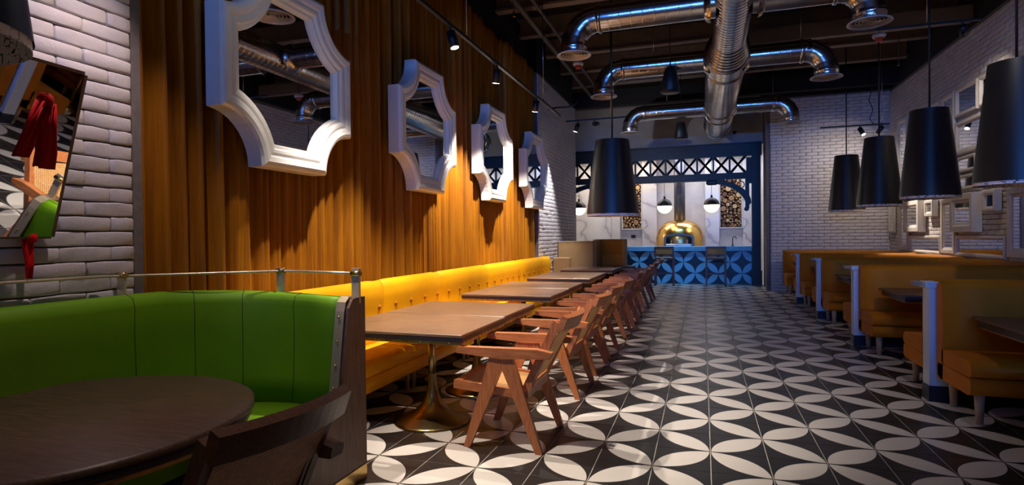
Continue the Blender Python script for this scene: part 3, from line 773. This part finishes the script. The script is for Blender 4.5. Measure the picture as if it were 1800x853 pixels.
o = strip([(0, .01, -.01), (-.03, .02, -.11), (-.06, .035, -.22), (-.088, .040, -.29)], .025, .070).build('tail', 'red', sf); s = o.modifiers.new('t', 'SOLIDIFY'); s.thickness = .008
rb = thing('red_ribbon', (-2.90, 1.775, 1.43), 'bright red ribbon hanging below the tilted mirror down to the brass rail', 'ribbon')
B().lathe([(.001, -.03), (.02, -.025), (.024, 0), (.015, .02)], 12, (0, .012, -.02)).build('knot', 'bright_red', rb)
o = strip([(0, 0, 0), (0, -.002, -.07), (.004, .002, -.14), (.002, 0, -.21)], .034, .028).build('tail', 'bright_red', rb); s = o.modifiers.new('t', 'SOLIDIFY'); s.thickness = .008

# ================================================================== GREEN BOOTH
gb = thing('green_booth_bench', (-2.3, 1.2, 0), 'curved green upholstered booth bench in the left foreground', 'sofa')
P_, Q_ = [], []
for i in range(5): P_.append((-1.93-.30*i/4, 2.84)); Q_.append((0, -1))
rr = .66
for i in range(1, 15): a = PI/2*i/14; P_.append((-2.23-rr*math.sin(a), 2.84-rr+rr*math.cos(a))); Q_.append((math.sin(a), -math.cos(a)))
for i in range(1, 10): P_.append((-2.89, 2.18-2.4*i/9)); Q_.append((1, 0))
P_ = [(x+2.3, y-1.2) for x, y in P_]; nP = len(P_)
zf = lambda k, z: z+(.05*min(1, k/15) if z > .7 else 0)
cuts = [(0, 9), (9, 15), (15, 20), (20, nP-1)]
back = [(.0, .40), (.15, .40), (.125, .60), (.115, .85), (.12, .99), (.105, 1.04), (.06, 1.058), (.015, 1.045), (0, 1.0)]
B().sweep(P_, Q_, back, zf=zf).build('backrest', 'green', gb)
for k in (4, 9, 13, 18, 22):
    (x, y), (nx, ny) = P_[k], Q_[k]
    B().tube([(x+nx*(o-.0005), y+ny*(o-.0005), zf(k, z)) for o, z in back[1:-1]], .0024, 6).build('seam', 'green_seam', gb)
B().sweep(P_, Q_, [(.11, .30), (.60, .30), (.62, .32), (.62, .41), (.60, .44), (.3, .455), (.11, .45)]).build('seat_cushion', 'green', gb)
B().sweep(P_, Q_, [(.0, .0), (.56, .0), (.56, .29), (.0, .29)]).build('plinth', 'navy_base', gb)
ep = thing('booth_end_panel', (-1.895, 2.85, 0), 'walnut end panel with riveted brass edge closing the green booth', 'panel')
poly = [(.03, 0), (-.85, 0), (-.85, .40), (-.78, .44), (-.25, .47), (-.20, .56), (-.125, 1.0), (-.09, 1.045), (-.06, 1.05), (.03, 1.05)]
B().prism(poly, -.03, .035, 'yz').build('panel', 'panel_wood', ep)
es = B(); e = [(-.20, .54), (-.133, .98), (-.118, 1.03), (-.085, 1.055), (-.06, 1.06)]
e2 = [(a-.008, c+.002) for a, c in e]
es.prism([(a, c) for a, c in e]+[(a, c) for a, c in reversed(e2)], -.045, .012, 'yz'); be = es.build('brass_edge', 'cream_rail', ep)
for (y, z) in ((-.143, .95), (-.162, .82), (-.181, .69), (-.2, .57)): B().lathe([(.001, -.008), (.006, -.006), (.008, 0)], 8, (-.016, y-.008, z), 'y').build('rivet', 'brass', be)
B().box((.038, -.41, .045), (.006, .86, .08)).build('kick_plate', 'brass', ep)
rl = thing('brass_rail', (-2.3, 2.0, 1.0), 'slim pale brass rail on flat posts along the top of the green booth', 'rail')
rp = [(-1.86, 2.83), (-2.12, 2.84), (-2.40, 2.82), (-2.88, 2.24), (-2.90, 2.10), (-2.905, 1.2), (-2.905, -.2)]
B().tube([(x+2.3, y-2.0, .185+.02*k/4) for k, (x, y) in enumerate(rp)], .0075, 10).build('rail_tube', 'cream_rail', rl)
for (x, y, z) in ((-1.885, 2.83, .185), (-2.40, 2.82, .195), (-2.885, 2.20, .205), (-2.905, .9, .21)):
    rpo = B().box((x+2.3, y-2.0, .115), (.052, .012, .20)).build('rail_post', 'cream_rail', rl)
    B().cyl((x+2.3-.03, y-2.0, z), (x+2.3+.03, y-2.0, z), .016, n=12).build('collar', 'brass', rpo)
rt = thing('round_table', (-2.245, 1.47, 0), 'large dark round wooden table in the left foreground', 'table')
B().lathe([(.001, .74), (.64, .74), (.65, .735), (.65, .715), (.001, .715)], 72).build('table_top', 'dark_top', rt)
B().lathe([(.001, .715), (.64, .715), (.64, .685), (.001, .685)], 72).build('edge', 'table_edge', rt)
B().lathe([(.001, .685), (.63, .685), (.63, .665), (.001, .665)], 72).build('brass_band', 'brass_band', rt)
B().lathe([(.001, 0), (.33, 0), (.33, .01), (.2, .05), (.08, .14), (.035, .28), (.03, .66)], 40).build('base', 'dull_brass', rt)

# ================================================================== RIGHT BOOTHS
WY = [3.05, 5.52, 7.99, 10.33, 12.48]
lw = ['nearest in view, beside the first ochre booth', 'second from the camera', 'third from the camera', 'farthest, toward the back brick wall']
for k, y in enumerate(WY):
    if k == 0: continue
    t = thing('half_wall', (1.74, y, 0), 'white half wall with ledge between ochre booths, '+lw[k-1], 'partition', 'half walls between the booths')
    B().box((1.14, .07, .53), (2.26, .14, .80)).build('wall_panel', 'blue_lit_wall', t)
    B().box((1.14, .07, .065), (2.27, .15, .13)).build('skirting', 'navy_base', t)
    B().box((.035, .07, .955), (.10, .17, .05), bev=.006).build('ledge', 'blue_lit_wall', t)
    B().box((-.045, .12, .96), (.06, .10, .035), bev=.005).build('ledge_end', 'bench_leg', t)
names = ['nearest booth at the right edge', 'second booth from the camera', 'third booth from the camera', 'fourth booth from the camera', 'farthest booth against the back brick wall']
YE = WY+[14.95]
for k in range(5):
    ya, yb = YE[k]+(.17 if k else .1), YE[k+1]-.02
    t = thing('booth_sofa', (1.775, ya, 0), 'ochre U-shaped booth sofa, '+names[k], 'sofa', 'ochre booths along the right wall')
    P_, Q_ = upath(0.02, 2.2, 0.0, yb-ya, .55)
    B().sweep(P_, Q_, [(0, .22), (.06, .20), (.12, .22), (.135, .5), (.12, .93), (.10, .975), (.06, .99), (.02, .975), (0, .93)]).build('backrest', 'ochre', t)
    dp = .62
    B().sweep(P_, Q_, [(.10, .345), (dp-.02, .345), (dp+.01, .37), (dp+.01, .42), (dp-.03, .455), (.35, .468), (.10, .46)]).build('seat_cushion', 'ochre', t)
    B().sweep(P_, Q_, [(.02, .24), (.08, .215), (dp-.04, .215), (dp, .24), (dp, .335), (.02, .335)]).build('seat_base', 'ochre', t)
    for lx, ly in ((.10, yb-ya-.10), (.10, yb-ya-.55), (.10, .10), (.10, .55), (1.3, yb-ya-.55), (1.3, .55)):
        B().cyl((lx, ly, .22), (lx, ly, 0), .034, .022, 14).build('leg', 'bench_leg', t)
    B().lathe([(.001, -.014), (.014, -.010), (.018, 0)], 10, (.75, yb-ya-.132, .82), 'y').build('button', 'ochre', t)
    t0, t1 = yb-1.08, yb-.22
    tb = thing('booth_table', (2.6, (t0+t1)/2, 0), 'dark rectangular table inside the '+names[k].replace('booth', 'ochre booth'), 'table', 'dark tables in the booths')
    B().box((0, 0, .729), (1.30, t1-t0, .022), bev=.004).build('table_top', 'dark_top', tb)
    B().box((.01, 0, .69), (1.26, t1-t0-.04, .055)).build('edge', 'table_edge', tb)
    B().box((.01, 0, .658), (1.24, t1-t0-.06, .01)).build('brass_band', 'brass_band', tb)
    B().cyl((.1, -.1, .655), (.1, -.1, .05), .03, n=16).build('column', 'dull_brass', tb)
    B().lathe([(.001, 0), (.22, 0), (.22, .01), (.1, .05), (.03, .1)], 24, (.1, -.1, 0)).build('base', 'dull_brass', tb)

# ================================================================== PENDANT SHADES
SHG = 'large black tapered pendant shades'
def shade(x, y, z, label, top=5.38, group=SHG, k=1, kh=1):
    t = thing('pendant_lamp', (x, y, z), label, 'lamp', group); h = 1.12*kh; rb_, rt_ = .335*k, .215*k
    B().lathe([(rb_, 0), (rt_, h)], 48).build('shade', 'shade', t)
    o = B().lathe([(rb_-.006, -.03), (rb_-.006, .0), (rt_-.006, h-.01)], 48).build('lining', 'lining', t)
    B().lathe([(.001, h), (rt_, h)], 48, smooth=False).build('top_disc', 'shade', t)
    B().cyl((0, 0, h), (0, 0, top-z), .012, n=8).build('rod', 'black', t)
    B().cyl((0, 0, h-.2), (0, 0, h), .03, n=12).build('socket', 'black', t)
    B().lathe([(.001, -.06), (.04, -.04), (.055, 0), (.04, .045), (.02, .06)], 16, (0, 0, h-.26)).build('bulb', 'white_plastic', t)
    return t
shade(2.80, 6.62, 1.85, 'black tapered pendant shade nearest the right edge, partly out of frame')
shade(2.80, 8.80, 1.85, 'black tapered pendant shade in front of the framed mirrors, second from the right')
shade(2.80, 11.05, 1.85, 'black tapered pendant shade third from the right, overlapping the farthest one')
shade(2.80, 13.35, 1.85, 'farthest and smallest black pendant shade on the right')
shade(-1.215, 8.2, 1.69, 'single black pendant shade over the walnut tables before the kitchen', k=1.10, kh=.93)
shade(-2.32, 1.06, 2.05, 'black pendant shade cut off at the upper left corner', group=None)
def speaker(x, y, z, label, r=.155):
    t = thing('pendant_speaker', (x, y, z), label, 'speaker', 'pendant speakers')
    B().lathe([(.001, .0), (r*.9, .0), (r, .02), (r*.62, .34), (r*.5, .37), (.001, .37)], 28).build('body', 'black', t)
    B().cyl((0, 0, .36), (0, 0, 1.5), .007, n=6).build('cord', 'black', t)
speaker(-.47, 9.3, 3.60, 'black conical pendant speaker in front of the middle duct branch')
speaker(-.455, 13.5, 3.54, 'farther black conical pendant speaker before the white wall')

# ================================================================== DUCTS
md = thing('main_duct', (.36, 3, 4.12), 'large round galvanised main duct running the length of the ceiling', 'duct')
def rad(y):
    if y < 8.5: return .205+.02*(y-3)/5.5
    if y < 9.1: return .225+.085*(y-8.5)/.6
    return .31
prof = []
y = 2.0
while y < 15.6:
    r = rad(y); prof += [(r, y-3), (r, y-3+.003), (r, y-3+.082), (r, y-3+.085), (r+.0035, y-3+.087), (r+.0035, y-3+.094)]; y += .097
for i in range(9): a = PI/2*i/8; prof.append((.31*math.cos(a), 15.62-3+.36*math.sin(a)))
B().lathe(prof, 40, axis='y').build('duct_run', 'duct', md)
for y in (6.2, 9.25, 9.9, 12.9, 13.55, 15.3): B().lathe([(rad(y)+.002, -.025), (rad(y)+.02, -.018), (rad(y)+.02, .018), (rad(y)+.002, .025)], 40, (0, y-3, 0), 'y').build('joint_band', 'duct', md)
for y in (5.5, 8.3, 11.2, 14.3): B().cyl((0, y-3, .2), (0, y-3, .95), .006, n=6).build('hanger', 'steel', md)
def branch(y, label, z=4.12, r=.165, side=None):
    t = thing('branch_duct', (.36, y, z), label, 'duct', 'branch ducts with downturned vents')
    for sg, xo in ((-1, -1.55-.36), (1, 1.75-.36)):
        rb_ = .30; xe = xo-sg*rb_; prof = []; x = .2
        while x < abs(xe)-.04: prof += [(r, sg*x), (r, sg*(x+.003)), (r, sg*(x+.127)), (r, sg*(x+.130)), (r+.0012, sg*(x+.132)), (r+.0012, sg*(x+.137))]; x += .14
        prof.append((r, xe))
        B().lathe(prof, 32, axis='x').build('duct_run', 'duct', t)
        B().lathe([(r+.05, sg*.26), (r+.035, sg*.30), (r+.002, sg*.33)], 32, axis='x').build('saddle', 'duct', t)
        B().lathe([(r+.002, xe-sg*.06), (r+.016, xe-sg*.05), (r+.016, xe-sg*.02), (r+.002, xe-sg*.01)], 32, axis='x').build('joint_band', 'duct', t)
        # gored elbow
        gn = 5; prev = None
        for g in range(gn):
            a0, a1 = PI/2*g/gn, PI/2*(g+1)/gn; rings = []
            for a in (a0, a1):
                c = Vector((xe+sg*rb_*math.sin(a), 0, -rb_+rb_*math.cos(a))); n1 = Vector((-sg*math.sin(a)*-1, 0, math.cos(a)))
                n1 = Vector((sg*math.sin(a), 0, math.cos(a)))
                rings.append([c+n1*r*math.cos(2*PI*i/28)+Vector((0, 1, 0))*r*math.sin(2*PI*i/28) for i in range(28)])
            b = B(); b.add(rings[0]+rings[1], [(i, (i+1) % 28, 28+(i+1) % 28, 28+i) for i in range(28)], True)
            seam = [p+(p-sum(rings[1], Vector())/28)*.03 for p in rings[1]]
            seam2 = [p+Vector((sg*math.cos(a1), 0, -math.sin(a1)))*.012 for p in seam]
            b.add(rings[1]+seam+seam2, [(i, (i+1) % 28, 28+(i+1) % 28, 28+i) for i in range(28)]+[(28+i, 28+(i+1) % 28, 56+(i+1) % 28, 56+i) for i in range(28)])
            b.build('elbow_gore', 'duct', t)
        zc = -rb_
        B().lathe([(r, 0), (r+.004, -.03), (r+.004, -.05), (r, -.055), (r, -.10)], 32, (xo, 0, zc)).build('collar', 'duct', t)
        fz = zc-.10
        v = B().lathe([(r, 0), (.215, -.018), (.222, -.030), (.205, -.036), (.185, -.022)], 36, (xo, 0, fz))
        vf = v.build('vent_flange', 'grille', t)
        for q in range(5):
            rr = .03+.034*q; B().lathe([(rr, -.004), (rr+.010, -.026), (rr+.013, -.022), (rr+.003, -.002)], 28, (xo, 0, fz)).build('vent_ring', 'grille', vf)
        B().lathe([(.001, .0), (r, .0)], 24, (xo, 0, fz+.03)).build('vent_throat', 'black', vf)
    for x in (-1.1, 1.05): B().cyl((x, 0, r), (x, 0, .92), .005, n=6).build('hanger', 'steel', t)
branch(4.9, 'galvanised branch duct just above the top of the frame')
branch(7.25, 'nearest visible galvanised branch duct with wide downturned vents')
branch(9.57, 'middle galvanised branch duct crossing behind the small speaker')
branch(13.2, 'farthest galvanised branch duct in front of the white wall')

# ================================================================== TRACK LIGHTS
def head(t, p, aim, energy, size=1.0, col=(1, .88, .74), ang=62, lens=True, blend=.6, r=.045):
    p, aim = Vector(p), Vector(aim); d = (aim-(t.location+p)).normalized(); q = p+d*.16
    lh = B().cyl(p, q, r, n=20).build('lamp_head', 'black', t)
    B().cyl(q+d*.001, q+d*.004, r*.82, n=20).build('lens', 'lens', lh)
    B().cyl(p+Vector((0, 0, .0)), (p[0], p[1], 0), .012, n=8).build('stem', 'black', t)
    l = light('track_spot', 'SPOT', t.location+q+d*.03, energy, col, aim, spot_size=R(ang), spot_blend=blend, shadow_soft_size=.025)
    return l
tk = thing('track_rail', (-2.3, 1.0, 3.43), 'long black lighting track with spot heads along the velvet curtain', 'track light')
B().box((0, 4.75, 0), (.036, 7.6, .03)).build('rail', 'black', tk)
for y in (1.6, 4.5, 7.5): B().cyl((0, y, .0), (0, y, 1.7), .006, n=6).build('hanger', 'steel', tk)
SPOTS = [(2.35, (-1.15, 3.85, .3), 380, 48), (3.7, (-1.95, 4.1, 0), 330, 84), (5.10, (-1.5, 5.2, .2), 360, 84), (6.42, (-2.75, 7.0, 1.1), 480, 76), (8.10, (-2.8, 8.75, 1.1), 500, 84)]
for y, aim, en, an in SPOTS: head(tk, (0, y-1.0, -.06), aim, en, ang=an, blend=.6)
head(tk, (0, 1.95, -.06), (-2.9, 3.6, 1.7), 60, ang=55, blend=.8)  # unseen head added to brighten the nearest mirror frame
head(tk, (0, 1.05, -.06), (-2.9, 1.9, .8), 62, col=(1, .80, .80), ang=84, blend=.8)  # unseen pinkish head added for the brick pier and green bench top
t2 = thing('track_rail', (-1.95, 11.0, 3.62), 'short black lighting track before the white brick wall end', 'track light')
B().box((0, 0, .0), (1.15, .036, .03)).build('rail', 'black', t2); B().cyl((.3, 0, 0), (.3, 0, 1.77), .006, n=6).build('hanger', 'steel', t2)
head(t2, (-.33, 0, -.06), (-3.0, 11.2, 1.9), 330, col=(.92, .92, 1), ang=62)
head(t2, (-.02, 0, -.08), (-.6, 16.8, 4.0), 110, col=(.80, .84, 1), ang=72, blend=1)
t3 = thing('track_rail', (2.95, 13.4, 3.58), 'short black lighting track above the far right booths', 'track light')
B().box((0, 0, .0), (1.25, .036, .03)).build('rail', 'black', t3); B().cyl((.5, 0, 0), (.5, 0, 1.81), .006, n=6).build('hanger', 'steel', t3)
cp = [(.35, 0, 0), (.28, 0, .12), (.34, 0, .3), (.27, 0, .5), (.33, 0, .75), (.3, 0, 1.1)]
B().tube(cp, .008, 6).build('cable', 'black', t3)
head(t3, (.1, 0, -.06), (3.95, 12.5, 1.35), 420, ang=46)
head(t3, (.5, 0, -.06), (2.9, 15.1, 2.4), 75, ang=120, blend=1)  # extra head added as warm fill on the back wall
t4 = thing('track_rail', (2.9, 9.2, 4.2), 'short black lighting track behind the two right pendant shades', 'track light')
B().box((0, 0, .0), (1.2, .036, .03)).build('rail', 'black', t4); B().cyl((.0, 0, 0), (.0, 0, .9), .006, n=6).build('hanger', 'steel', t4)
head(t4, (.4, 0, -.06), (4.1, 10.6, 2.6), 80, ang=85, blend=1)
t5 = thing('track_rail', (2.2, 5.4, 4.2), 'short black lighting track high above the nearest ochre booth', 'track light')
B().box((0, 0, .0), (1.2, .036, .03)).build('rail', 'black', t5); B().cyl((.0, 0, 0), (.0, 0, .9), .006, n=6).build('hanger', 'steel', t5)
head(t5, (.1, 0, -.06), (2.9, 7.9, .8), 50, ang=42)
head(t5, (-.4, 0, -.06), (.4, 6.6, 0), 34, ang=100, blend=1)  # unseen head added as fill for the aisle floor
t6 = thing('track_rail', (-.2, .9, 3.9), 'unseen lighting track added high over the foreground aisle', 'track light')
B().box((0, 0, .0), (1.0, .036, .03)).build('rail', 'black', t6); B().cyl((.0, 0, 0), (.0, 0, 1.2), .006, n=6).build('hanger', 'steel', t6)
head(t6, (-.1, 0, -.06), (-1.45, 1.5, .6), 60, ang=40, blend=1)  # whole track is an unseen addition to light the near dark chair
# curved feed cable at the end of the long track
fb = thing('track_feed', (-2.75, 10.9, 3.87), 'curved black feed pipe linking track and brick wall end', 'pipe')
B().tube([(-.1, 0, 0), (.1, 0, .01), (.3, 0, .0), (.42, 0, .04), (.48, 0, .14)], .02, 8).build('pipe', 'black', fb)

# pipes along the ceiling
for x, z, r, lb in ((-2.62, 4.86, .045, 'thick grey ceiling pipe above the curtain edge'), (-2.42, 4.95, .028, 'thin grey ceiling pipe running beside the thick one')):
    o = B().cyl((0, 0, 0), (0, 14.5, 0), r, n=12).build('ceiling_pipe', 'pipe', None, (x, 1.0, z)); tag(o, lb, 'pipe')
for x, y, lb in ((-2.15, 10.4, 'red and white smoke detector left of the main duct'), (2.69, 10.6, 'red and white smoke detector right of the main duct')):
    t = thing('smoke_detector', (x, y, 4.5), lb, 'detector', 'smoke detectors')
    B().lathe([(.001, .06), (.09, .06), (.1, .03), (.085, 0), (.001, 0)], 20).build('housing', 'white_plastic', t)
    B().lathe([(.001, -.06), (.045, -.055), (.06, 0), (.001, 0)], 20).build('red_sensor', 'red_plastic', t)
    B().cyl((0, 0, .06), (0, 0, .6), .01, n=6).build('stem', 'black', t)
for x, y, lb in ((-2.5, 7.7, 'small brass sprinkler near the top of the curtain'), (3.45, 12.35, 'small brass sprinkler near the right wall')):
    t = thing('sprinkler', (x, y, 4.5), lb, 'sprinkler')
    B().lathe([(.001, -.03), (.03, -.03), (.012, -.02), (.02, .01), (.012, .05)], 12).build('head', 'brass', t)
    B().cyl((0, 0, .04), (0, 0, .55), .008, n=6).build('stem', 'pipe', t)

# ================================================================== FRAMED MIRRORS ON THE RIGHT WALL
FR = [ # y0, y1, z0, z1, depth, border, label
 (13.65, 14.28, 1.01, 2.00, .03, .13, 'tall slim cream framed mirror, leftmost above the booth backs'),
 (12.76, 13.62, 1.39, 2.00, .12, .14, 'thick box-framed square mirror lit brightly by the spot'),
 (12.17, 12.58, 1.67, 1.97, .08, .09, 'small box-framed mirror between the bright square one and a tall one'),
 (11.38, 11.96, 1.01, 1.95, .03, .11, 'tall cream framed mirror reaching down beside the two wide low ones'),
 (11.98, 13.62, .985, 1.32, .03, .06, 'wide low framed mirror under the brightly lit square mirror'),
 (10.46, 11.30, 1.38, 1.99, .12, .15, 'thick box-framed square mirror right of the tall mirror'),
 (9.70, 11.33, .99, 1.32, .03, .06, 'wide low framed mirror with blue reflection, under the right square mirror'),
 (9.86, 10.25, 1.68, 1.98, .08, .07, 'small box-framed mirror hanging alone on bare brick'),
 (8.60, 9.64, 1.02, 1.98, .03, .14, 'large cream framed mirror at the right edge with blue reflection'),
 (12.9, 14.28, 2.05, 2.13, .05, .03, 'narrow cream picture ledge just below the second pendant shade'),
 (10.55, 11.28, 2.06, 2.29, .05, .05, 'lower of the two small horizontal framed mirrors between the shades'),
 (10.55, 11.28, 2.34, 2.59, .05, .05, 'upper of the two small horizontal framed mirrors between the shades'),
 (10.18, 11.34, 2.64, 3.18, .03, .09, 'large horizontal framed mirror between the two right pendant shades'),
 (10.54, 11.34, 3.26, 3.72, .03, .06, 'square framed mirror in the top row above the large horizontal one'),
 (10.17, 10.48, 3.26, 3.71, .03, .06, 'slim upright framed mirror in the top row'),
 (9.80, 10.13, 3.42, 3.72, .03, .06, 'small top row framed mirror touching the nearest pendant shade'),
 (9.80, 10.13, 2.75, 3.38, .03, .06, 'upright framed mirror below the small top row one, beside the shade'),
 (11.40, 11.96, 2.05, 3.74, .03, .10, 'tallest framed mirror, rising behind the second pendant shade'),
 (11.99, 12.42, 2.6, 3.74, .03, .09, 'upright framed mirror whose top shows above the second pendant shade'),
 (13.70, 14.33, 2.17, 3.78, .03, .11, 'tall framed mirror seen left of the second pendant shade'),
 (14.55, 14.95, 1.38, 3.0, .03, .08, 'slim framed mirror in the far right corner'),
]
for y0, y1, z0, z1, dp, bd, lb in FR:
    t = thing('framed_mirror', (XR-.03, (y0+y1)/2, (z0+z1)/2), lb, 'mirror', 'framed mirrors on the right brick wall'); w_, h_ = y1-y0, z1-z0
    bd = min(bd, w_*.35, h_*.35); rings = []
    for ins, x in ((0, .0), (0, -dp), (.012, -dp-.012), (bd*.6, -dp-.012), (bd*.75, -dp), (bd, -dp+.012), (bd, -dp+.02)):
        rings.append([(x, sy*(w_/2-ins), sz*(h_/2-ins)) for sy, sz in ((-1, -1), (1, -1), (1, 1), (-1, 1))])
    b = B(); b.add([p for q in rings for p in q], [(k*4+i, k*4+(i+1) % 4, k*4+4+(i+1) % 4, k*4+4+i) for k in range(len(rings)-1) for i in range(4)])
    b.build('frame', 'cream_frame', t)
    B().box((-dp+.018, 0, 0), (.008, w_-2*bd+.01, h_-2*bd+.01)).build('mirror_glass', 'mirror', t)
# small fixture on the white wall over the portal
tag(B().lathe([(.001, 0), (.05, 0), (.04, -.06), (.001, -.07)], 16, axis='y').build('wall_sensor', 'black', None, (.83, 16.78, 4.15)), 'small black sensor on the white wall over the portal', 'sensor')
